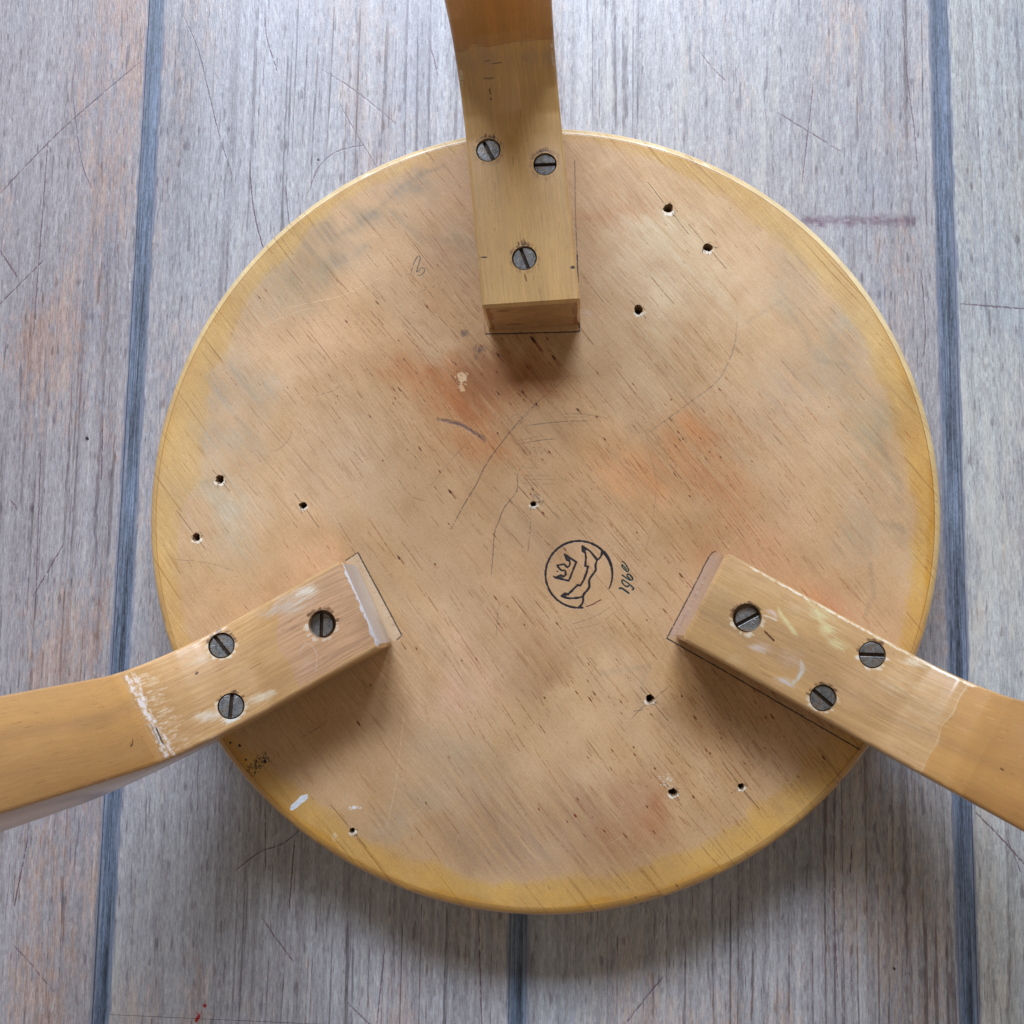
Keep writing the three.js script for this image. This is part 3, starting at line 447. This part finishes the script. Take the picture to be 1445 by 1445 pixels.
function legTexture(i, q, toST) {
  const [c, ctx] = makeCanvas(LN, LM), s0 = 150 + i * 20, base = [[206, 162, 100], [202, 157, 104], [203, 160, 108]][i], re = (q.ea + q.eb) / 2;
  const dS = LS / LN, dT = PER / LM;
  const seam = toST(...[[715, 62], [198, 1012], [1328, 1030]][i])[0];
  paint(ctx, LN, LM, (X, Y, o) => {
    const s = LS0 + X * dS, t = (Y / LM - 0.5) * PER, wt = t + 0.002 * vn(s * 18, t * 30, s0) + 0.0006 * vn(s * 60, t * 90, s0 + 1);
    const fine = vn(s * 60, wt * 1700, s0 + 2), hair = vn(s * 190, wt * 3200, s0 + 3), band = vn(s * 8, wt * 210, s0 + 4), wide = vn(s * 6, wt * 60, s0 + 5), bl = fbm(s * 45, t * 45, s0 + 6), sp = vn(s * 2600, t * 2600, s0 + 9), bl2 = fbm(s * 16, t * 22, s0 + 10);
    let L = 1 + 0.032 * fine + 0.035 * hair + 0.035 * band + 0.03 * wide + 0.05 * bl + 0.022 * sp + 0.04 * bl2;
    o[0] = base[0]; o[1] = base[1]; o[2] = base[2];
    const worn = 0.9 * sstep(-0.1, 0.45, bl + 0.35 * fine + [-0.35, 0.05, 0.1][i]);          // where the varnish is rubbed thin
    o[0] += (212 - o[0]) * 0.55 * worn; o[1] += (172 - o[1]) * 0.55 * worn; o[2] += (126 - o[2]) * 0.55 * worn;
    const side = sstep(q.w / 2 - 0.0016, q.w / 2 + 0.0004, Math.abs(t));
    if (i === 1 && s < 0.122 + 0.012 * bl && s > re - 0.001 && !side) { o[0] = 204 ; o[1] = 160; o[2] = 122; L += 0.05 * fine; }   // sanded bare near the end
    if (s > seam + 0.0016 * vn(t * 160, 0, s0 + 7) + 0.05 * 0 * t) { o[0] = [190, 205, 200][i]; o[1] = [136, 156, 149][i]; o[2] = [74, 94, 87][i]; L = 1 + 0.02 * fine + 0.02 * hair + 0.05 * band + 0.05 * wide + 0.05 * bl + 0.015 * sp; }   // past the joint the varnish is whole
    const edge = sstep(q.w / 2 - 0.0035, q.w / 2, Math.abs(t)) * (1 - side);
    if (i !== 1) { o[0] += (196 - o[0]) * 0.3 * edge; o[1] += (146 - o[1]) * 0.3 * edge; o[2] += (78 - o[2]) * 0.3 * edge; }
    if (s < re) {                                         // end grain
      const eg = vn(s * 900, t * 260, s0 + 11) * 0.06 + vn(s * 2400, t * 2400, s0 + 12) * 0.05;
      o[0] = [178, 214, 210][i]; o[1] = [138, 184, 176][i]; o[2] = [98, 146, 148][i]; L = 1 + eg + 0.04 * bl;
      if (i === 0 && Math.abs(t) > q.w / 2 - 0.0021 + 0.0008 * vn(s * 300, 1, 3)) { o[0] = 152; o[1] = 100; o[2] = 60; }
    }
    if (Math.abs(t) > 0.055) { o[0] = 205; o[1] = 172; o[2] = 136; }                         // raw wood (walls of the screw holes)
    o[0] *= L; o[1] *= L; o[2] *= L * (1 - 0.03 * band);
  });
  const r = rng(60 + i), A = (px, py) => { const [s, t] = toST(px, py); return [legCanvasX(s), legCanvasY(t)]; }, B = (s, t) => [legCanvasX(s), legCanvasY(t)];
  const lw = q.w / 2;
  for (let k = 0; k < 900; k++) { const X = r() * LN, Y = LM / 2 + (r() - 0.5) * 2 * lw / PER * LM; stroke(ctx, [[X, Y], [X + 6 + r() * r() * 50, Y + (r() - 0.5)]], r() < 0.6 ? `rgba(120,74,34,${0.05 + r() * r() * 0.35})` : `rgba(240,210,160,${0.05 + r() * 0.15})`, 0.8 + r(), r); }
  const smear = (pts, w, col, a, n = 14) => { for (let k = 0; k < n; k++) { const q2 = pts.map(([x, y]) => A(x + (r() - 0.5) * w, y + (r() - 0.5) * w)); stroke(ctx, q2, `rgba(${col},${a * 0.65})`, 2 + r() * 7, r, { jitter: 2.5, breaks: 0.35 }); } };
  const dry = (px, py, sx, sy, n, col, a) => { for (let k = 0; k < n; k++) { const [X, Y] = A(px + (r() + r() - 1) * sx, py + (r() + r() - 1) * sy); stroke(ctx, [[X, Y], [X + 8 + r() * 40, Y + (r() - 0.5) * 3]], `rgba(${col},${a * 0.5 * (0.4 + r())})`, 0.8 + r() * 1.7, r, { jitter: 0.6 }); } };
  // rough lip round each screw, darker above and paler below
  q.screws.forEach(([px, py, , , big]) => {
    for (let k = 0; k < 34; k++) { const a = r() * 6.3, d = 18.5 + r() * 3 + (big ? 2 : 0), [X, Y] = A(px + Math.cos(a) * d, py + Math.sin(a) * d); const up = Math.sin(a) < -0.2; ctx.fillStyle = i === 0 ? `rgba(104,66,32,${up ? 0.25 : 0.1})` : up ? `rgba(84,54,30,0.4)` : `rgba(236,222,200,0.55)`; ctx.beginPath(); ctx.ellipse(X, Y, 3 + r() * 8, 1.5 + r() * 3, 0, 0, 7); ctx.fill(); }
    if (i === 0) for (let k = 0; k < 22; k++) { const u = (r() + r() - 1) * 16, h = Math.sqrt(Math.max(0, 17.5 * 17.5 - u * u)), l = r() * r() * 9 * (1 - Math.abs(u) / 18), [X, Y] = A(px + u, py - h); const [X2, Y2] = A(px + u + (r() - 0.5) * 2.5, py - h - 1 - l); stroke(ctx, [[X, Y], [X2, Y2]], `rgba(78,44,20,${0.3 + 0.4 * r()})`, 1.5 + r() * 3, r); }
  });
  // the scarf line at the bend
  { const pts = []; for (let k = 0; k <= 12; k++) { const t = (k / 12 - 0.5) * 2 * lw; pts.push(B(seam + 0.0009 * vn(t * 160, 0, s0 + 7) + (r() - 0.5) * 0.0004, t)); } stroke(ctx, pts, i === 0 ? 'rgba(150,104,62,0.45)' : 'rgba(222,192,150,0.42)', 2.4, r, { jitter: 0.6, breaks: 0.08, taper: false }); }
  if (i === 0) {
    stroke(ctx, [A(740, 386), A(743, 397)], 'rgba(110,62,26,0.7)', 3, r); stroke(ctx, [A(678, 365.5), A(686, 365)], 'rgba(70,40,20,0.8)', 5, r);
    { const [X, Y] = A(808, 375); ctx.fillStyle = 'rgba(60,36,22,0.9)'; ctx.beginPath(); ctx.arc(X, Y, 5, 0, 7); ctx.fill(); }
    for (const [a, b, c2, d, w, al] of [[694, 90, 708, 88, 3, 0.6], [684, 87, 692, 85, 3, 0.6], [682, 111, 697, 110, 5, 0.22], [691, 124, 692, 129, 4, 0.5], [692, 131, 693, 132, 5, 0.7], [693, 139, 693.5, 140, 4, 0.6]]) stroke(ctx, [A(a, b), A(c2, d)], `rgba(56,36,22,${al})`, w, r);
    for (let k = 0; k < 40; k++) { const t = (r() - 0.5) * 2 * lw, s = seam - 0.011 * r(); const [X, Y] = B(s, t); ctx.fillStyle = `rgba(180,150,126,${0.05 + r() * 0.1})`; ctx.beginPath(); ctx.ellipse(X, Y, 10 + r() * 26, 4 + r() * 14, 0, 0, 7); ctx.fill(); }
    for (const [s, t] of [[seam - 0.012, -lw + 0.0012], [seam - 0.008, lw - 0.0012]]) for (let k = 0; k < 14; k++) { const [X, Y] = B(s + (r() - 0.5) * 0.008, t + (r() - 0.5) * 0.0012); ctx.fillStyle = `rgba(236,226,216,${0.3 + r() * 0.4})`; ctx.fillRect(X, Y, 4 + r() * 10, 1.5 + r() * 2); }
    const [X, Y] = B(re - 0.004, -lw * 0.62); ctx.fillStyle = 'rgba(112,70,42,0.45)'; ctx.beginPath(); ctx.ellipse(X, Y, 10, 16, 0, 0, 7); ctx.fill();
    { const [X2, Y2] = B(re - 0.023, -lw * 0.45); ctx.beginPath(); ctx.ellipse(X2, Y2, 9, 20, 0, 0, 7); ctx.fill(); } dry(770, 330, 22, 60, 40, '228,196,140', 0.16); dry(806, 300, 4, 60, 40, '236,206,156', 0.2);
  }
  if (i === 1) {
    // dried white and yellowish filler by the upper edge, rubbed paint round the screws
    dry(420, 845, 34, 14, 200, '226,214,196', 0.3); dry(438, 832, 16, 9, 130, '240,232,214', 0.4); dry(410, 858, 26, 9, 90, '208,204,200', 0.25); dry(380, 862, 20, 8, 40, '214,200,196', 0.25); dry(292, 926, 14, 9, 70, '226,214,200', 0.25); dry(300, 1008, 22, 10, 140, '238,230,216', 0.32); dry(335, 1012, 8, 5, 50, '250,250,250', 0.4); dry(372, 982, 18, 7, 120, '242,226,196', 0.3); dry(388, 975, 8, 5, 50, '246,232,206', 0.35); dry(440, 935, 8, 22, 40, '226,204,190', 0.25);
    dry(276, 960, 30, 50, 60, '226,196,150', 0.16); dry(300, 1040, 40, 10, 100, '240,214,168', 0.2);
    stroke(ctx, [A(421, 925), A(432, 908), A(446, 920), A(446, 948)], 'rgba(222,196,176,0.5)', 3, r, { jitter: 1.5 });
    stroke(ctx, [A(276, 953), A(279, 950)], 'rgba(70,46,30,0.7)', 5, r);
    // white scrape at the bend
    for (let k = 0; k < 420; k++) { const t = (r() * 1.86 - 0.98) * lw, c0 = seam - 0.0035 - 0.0018 * (r() + r() - 1), [X, Y] = B(c0 + (r() < 0.4 ? -0.004 : 0) * (0.4 + 0.6 * Math.abs(t / lw)) , t); ctx.fillStyle = `rgba(${238 + r() * 12},${232 + r() * 14},${232 + r() * 16},${0.15 + 0.4 * r()})`; ctx.beginPath(); ctx.ellipse(X, Y, 1 + r() * 5, 1 + r() * 5, 0, 0, 7); ctx.fill(); }
    for (let k = 0; k < 160; k++) { const t = (r() * 1.8 - 0.95) * lw, [X, Y] = B(seam - 0.006 - r() * 0.008, t); stroke(ctx, [[X, Y], [X - 8 - r() * 24, Y + (r() - 0.5) * 4]], `rgba(244,226,204,${0.1 + r() * 0.25})`, 1.5 + r() * 2, r); }
    stroke(ctx, [B(seam - 0.005, -0.006), B(seam - 0.0045, -0.0135)], 'rgba(58,64,66,0.85)', 5, r, { jitter: 1 }); stroke(ctx, [B(seam - 0.0035, -0.004), B(seam - 0.003, -0.013)], 'rgba(120,132,140,0.6)', 4, r, { jitter: 1.5 });
    stroke(ctx, [B(seam + 0.0105, -0.0075), B(seam + 0.0125, -0.0095), B(seam + 0.015, -0.0105)], 'rgba(92,56,34,0.75)', 3.5, r, { jitter: 1 });
    // white painted end with a ragged edge running onto the top
    const pts = []; for (let k = 0; k <= 40; k++) { const t = (k / 40 - 0.5) * 2 * (lw + 0.001), u = k / 40; const m = re + 0.0002 + 0.0012 * (0.5 + 0.5 * vn(u * 7, 3, 9)) * Math.sin(Math.PI * u) + 0.0012 * sstep(0.35, 0.0, u) + 0.0006 * vn(u * 30, 1, 4); pts.push(B(m, t)); } pts.push(B(re - 0.034, lw + 0.001), B(re - 0.034, -lw - 0.001)); poly(ctx, pts, 'rgb(226,224,226)');
    for (let k = 0; k < 2400; k++) { const [X, Y] = B(re + 0.001 - r() * 0.03, (r() - 0.5) * 2 * lw); const g = r() < 0.6 ? 240 : 172; ctx.fillStyle = `rgba(${g},${g - 4},${g + 2},0.35)`; ctx.fillRect(X, Y, 1 + r() * 2.4, 1 + r() * 2.4); }
  }
  if (i === 2) {
    dry(1150, 862, 16, 10, 120, '226,214,160', 0.32); dry(1160, 885, 10, 12, 80, '230,220,168', 0.3); dry(1175, 905, 16, 8, 90, '226,216,166', 0.26); smear([[1096, 858], [1106, 872], [1114, 884], [1124, 896]], 4, '234,222,168', 0.16, 10); smear([[1138, 846], [1152, 862], [1160, 880], [1172, 892]], 6, '226,216,164', 0.12, 12);
    dry(1066, 910, 18, 7, 90, '228,210,204', 0.3); dry(1105, 925, 26, 16, 120, '216,190,176', 0.2); dry(1100, 958, 12, 6, 60, '222,214,216', 0.35); smear([[1130, 932], [1132, 945], [1126, 958], [1118, 964]], 4, '216,212,220', 0.16, 12); smear([[1080, 862], [1090, 864], [1096, 872]], 3, '228,210,206', 0.2, 8); dry(1116, 855, 16, 9, 60, '222,196,156', 0.22); dry(1030, 925, 16, 10, 60, '226,200,160', 0.2); dry(1010, 835, 24, 20, 90, '230,200,154', 0.18);
    dry(1260, 960, 50, 30, 240, '232,212,180', 0.2); dry(1290, 1000, 40, 30, 160, '226,204,170', 0.18); dry(1290, 930, 30, 6, 120, '244,230,206', 0.3);
    stroke(ctx, [A(1078, 890), A(1092, 904)], 'rgba(84,46,20,0.75)', 4, r); stroke(ctx, [A(1076, 868), A(1086, 871), A(1096, 876)], 'rgba(240,224,206,0.6)', 3.5, r);
    for (let k = 0; k < 300; k++) { const u = r(), t = -lw + 0.0008 * r() + 0.0004, [X, Y] = B(re + 0.01 + u * 0.1, t); ctx.fillStyle = `rgba(246,232,208,${0.2 + 0.4 * r()})`; ctx.fillRect(X, Y, 4 + r() * 16, 1 + r() * 2.5); }
    stroke(ctx, [B(0.225, 0.0055), B(0.2285, 0.0058)], 'rgba(96,56,24,0.7)', 3.5, r);
  }
  for (let k = 0; k < 60; k++) { const e = r() < 0.5 ? -1 : 1, s = re + r() * 0.16, t = e * (lw - 0.0004 * r()), [X, Y] = B(s, t); ctx.fillStyle = `rgba(240,220,186,${0.1 + r() * 0.3})`; ctx.fillRect(X, Y, 6 + r() * 30, 1 + r() * 2); }
  return texOf(c);
}
function legGeometry(q) {
  const a = q.ang * Math.PI / 180, u = [Math.cos(a), Math.sin(a)], v = [-u[1], u[0]], c = 0.0013, w2 = q.w / 2, H = LEG_H + 0.0003, re = (q.ea + q.eb) / 2, slope = (q.eb - q.ea) / q.w;
  // outline of the section: o across, n down from the inner face, p the way round measured from the middle of the inner face
  const sec = [];
  const corner = (ox, nx, a0) => { for (let k = 0; k <= 3; k++) { const t = a0 + Math.PI / 2 * k / 3; sec.push([ox + c * Math.cos(t), nx - c * Math.sin(t)]); } };
  sec.push([0, 0]);                                            // start in the middle of the inner face
  corner(w2 - c, c, Math.PI / 2); sec.splice(1, 4, ...sec.slice(1, 5).map((_, k) => { const t = Math.PI / 2 - Math.PI / 2 * k / 3; return [w2 - c + c * Math.cos(t), c - c * Math.sin(t)]; }));
  for (let k = 0; k <= 3; k++) { const t = -Math.PI / 2 * k / 3; sec.push([w2 - c + c * Math.cos(t), H - c - c * Math.sin(t)]); }
  sec.push([0, H]);
  for (let k = 0; k <= 3; k++) { const t = -Math.PI / 2 - Math.PI / 2 * k / 3; sec.push([-w2 + c + c * Math.cos(t), H - c - c * Math.sin(t)]); }
  for (let k = 0; k <= 3; k++) { const t = Math.PI - Math.PI / 2 * k / 3; sec.push([-w2 + c + c * Math.cos(t), c - c * Math.sin(t)]); }
  const m = sec.length, mid = sec.findIndex((p) => p[0] === 0 && p[1] === H), per = [];
  { let acc = 0; for (let k = 0; k < m; k++) { if (k) acc += Math.hypot(sec[k][0] - sec[k - 1][0], sec[k][1] - sec[k - 1][1]); per.push(acc); } const tot = acc + Math.hypot(sec[0][0] - sec[m - 1][0], sec[0][1] - sec[m - 1][1]); for (let k = mid + 1; k < m; k++) per[k] -= tot; }
  const L = q.rho * Math.PI / 2, top = 0.385, rings = [];
  const stations = [[re, 0.0014], [re + 0.0014, 0], [re + 0.006, 0], [q.r0 - 0.01, 0], [q.r0, 0]];
  for (let k = 1; k <= 22; k++) stations.push([q.r0 + L * k / 22, 0]);
  for (let k = 1; k <= 8; k++) stations.push([q.r0 + L + (top - q.rho) * k / 8, 0]);
  const place = (s, o, n, inset, first) => {
    const d = Math.max(s - q.r0, 0), an = Math.min(d / q.rho, Math.PI / 2);
    const rest = Math.max(d - L, 0), thin = 1 - 0.3 * sstep(0, 0.36, rest);
    if (inset) { o *= 1 - inset / w2; n = H / 2 + (n - H / 2) * (1 - inset / (H / 2)); }
    n *= thin;
    let r = s < q.r0 ? s : q.r0 + q.rho * Math.sin(an), y = q.rho * (1 - Math.cos(an)) + rest;
    const yc = Math.min(y, 0.12), oo = q.lat + q.k * Math.max(r - 0.09, 0) / 0.1 + o * (1 + 2 * q.m * yc / 0.1 / q.w) * (1 - 0.25 * sstep(0.06, 0.4, y));
    r += n * Math.sin(an); y -= n * Math.cos(an);
    if (first) r += slope * o - (q.lean ?? 0) * n / H;
    return [u[0] * r + v[0] * oo, SEAT_T + LEG_H + y, u[1] * r + v[1] * oo];
  };
  const pos = [], uv = [], idx = [];
  const U = (s) => (s - LS0) / LS, V = (t) => 1 - (t / PER + 0.5);
  stations.forEach(([s, ins], j) => { for (let k = 0; k <= m; k++) { const kk = k === m ? 0 : k; pos.push(...place(s, sec[kk][0], sec[kk][1], ins, j < 3)); uv.push(U(s), V(per[kk])); } });
  const row = m + 1;
  for (let j = 0; j + 1 < stations.length; j++) for (let k = 0; k < m; k++) {
    const A = j * row + k, B = A + 1, C = A + row, D = C + 1;
    if (k === mid) { /* the uv jumps across the hidden middle of the outer face */ const e = pos.length / 3; for (const t of [0, 1]) { const i0 = (A + t * row) * 3; pos.push(pos[i0], pos[i0 + 1], pos[i0 + 2]); uv.push(uv[(A + t * row) * 2], V(-per[mid])); } idx.push(e, e + 1, B, B, e + 1, D); continue; }
    idx.push(A, C, B, B, C, D);
  }
  const cap = (j, inward) => {
    const b = pos.length / 3, [s, ins] = stations[j];
    for (let k = 0; k < m; k++) { pos.push(...pos.slice((j * row + k) * 3, (j * row + k) * 3 + 3)); uv.push(U(s - (inward ? sec[k][1] : -sec[k][1])), V(sec[k][0])); }
    const c3 = [0, 1, 2].map((x) => { let t = 0; for (let k = 0; k < m; k++) t += pos[(b + k) * 3 + x]; return t / m; });
    pos.push(...c3); uv.push(U(s - (inward ? H / 2 : -H / 2)), V(0));
    for (let k = 0; k < m; k++) inward ? idx.push(b + m, b + k, b + (k + 1) % m) : idx.push(b + m, b + (k + 1) % m, b + k);
  };
  cap(0, true); cap(stations.length - 1, false);
  let g = new THREE.BufferGeometry(); g.setAttribute('position', new THREE.Float32BufferAttribute(pos, 3)); g.setAttribute('uv', new THREE.Float32BufferAttribute(uv, 2)); g.setIndex(idx);
  // outward winding
  g = g.toNonIndexed(); const p = g.attributes.position; let vol = 0; const A = new THREE.Vector3(), B = new THREE.Vector3(), C = new THREE.Vector3();
  for (let i = 0; i < p.count; i += 3) { A.fromBufferAttribute(p, i); B.fromBufferAttribute(p, i + 1); C.fromBufferAttribute(p, i + 2); vol += A.dot(B.cross(C)); }
  if (vol < 0) for (const k of ['position', 'uv']) { const at2 = g.attributes[k], n = at2.itemSize; for (let i = 0; i < at2.count; i += 3) for (let x = 0; x < n; x++) { const t = at2.array[(i + 1) * n + x]; at2.array[(i + 1) * n + x] = at2.array[(i + 2) * n + x]; at2.array[(i + 2) * n + x] = t; } }
  return toCreasedNormals(g, 0.62);
}
const csg = new Evaluator(); csg.attributes = ['position', 'normal', 'uv']; csg.useGroups = false;
const RAWV = 1 - (0.062 / PER + 0.5);
LEGS.forEach((q, i) => {
  const a = q.ang * Math.PI / 180, u = [Math.cos(a), Math.sin(a)], v = [-u[1], u[0]], topY = SEAT_T + LEG_H;
  const toST = (px, py) => {                  // a point read off the photograph, as metres along and across the leg (past the bend followed round the curve)
    const [x, z] = at(px, py, topY); let s = x * u[0] + z * u[1], t = x * v[0] + z * v[1] - q.lat - q.k * Math.max(s - 0.09, 0) / 0.1;
    if (s > q.r0) {
      let lo = q.r0, hi = q.r0 + q.rho * 1.5;
      for (let k = 0; k < 40; k++) { const m = (lo + hi) / 2, an = Math.min((m - q.r0) / q.rho, 1.5), r = q.r0 + q.rho * Math.sin(an), [x2, z2] = at(px, py, topY + q.rho * (1 - Math.cos(an))); (x2 * u[0] + z2 * u[1] > r) ? (lo = m) : (hi = m); }
      s = lo; const an = Math.min((s - q.r0) / q.rho, 1.5), [x2, z2] = at(px, py, topY + q.rho * (1 - Math.cos(an))); t = x2 * v[0] + z2 * v[1] - q.lat;
    }
    return [s, t];
  };
  const tex = legTexture(i, q, toST); tex.wrapS = tex.wrapT = THREE.ClampToEdgeWrapping;
  const mat = new THREE.MeshPhysicalMaterial({ map: tex, bumpMap: tex, bumpScale: 0.00012, roughness: 0.48, clearcoat: 1, clearcoatRoughness: 0.22 });
  let brush = new Brush(legGeometry(q), mat); brush.updateMatrixWorld();
  const heads = [];
  q.screws.forEach(([px, py, deg, sink, big], k) => {
    const [ss, st] = toST(px, py), an = clamp((ss - q.r0) / q.rho, 0, 1.5), sr = ss < q.r0 ? ss : q.r0 + q.rho * Math.sin(an), sy = topY + q.rho * (1 - Math.cos(an));
    const so = st + q.lat + q.k * Math.max(sr - 0.09, 0) / 0.1, nrm = new THREE.Vector3(-u[0] * Math.sin(an), Math.cos(an), -u[1] * Math.sin(an));
    const onTop = new THREE.Vector3(u[0] * sr + v[0] * so, sy, u[1] * sr + v[1] * so), turn = new THREE.Quaternion().setFromUnitVectors(new THREE.Vector3(0, 1, 0), nrm);
    const head = big ? new THREE.Vector3(...((e) => [e[0], topY - sink, e[1]])(at(px, py, topY - sink))) : onTop.clone().addScaledVector(nrm, -sink), rad = (i === 0 && k === 1 ? 0.0047 : 0.005), hr = rad + (big ? 0.0009 : 0.00042);
    const hole = big ? ((e) => new THREE.Vector3(e[0], topY, e[1]))(at(px + (i === 1 ? 1.2 : -0.6), py - (i === 1 ? 1 : 2.2), topY)) : onTop;
    const cg = new THREE.CylinderGeometry(hr * 1.03, hr * 0.99, 0.016, 40); for (let n = 0; n < cg.attributes.uv.count; n++) cg.attributes.uv.setXY(n, 0.2 + 0.02 * n / 80, RAWV);
    const cut = new Brush(cg.toNonIndexed(), mat); cut.position.copy(hole).addScaledVector(nrm, 0.0005); cut.quaternion.copy(turn); cut.updateMatrixWorld();
    brush = csg.evaluate(brush, cut, SUBTRACTION); brush.updateMatrixWorld();
    const h = new THREE.Mesh(screwGeometry(rad, 20 + i * 5 + k), screwMat); h.name = 'screw'; h.position.copy(head); h.quaternion.copy(turn).multiply(new THREE.Quaternion().setFromEuler(new THREE.Euler((k - 1) * 0.02, -deg * Math.PI / 180, 0.015))); heads.push(h);
  });
  const leg = mesh('leg', brush.geometry, mat, stool); leg.userData.label = q.label;
  for (const h of heads) leg.add(h);
});
shadowed(scene);
renderer.render(scene, camera);
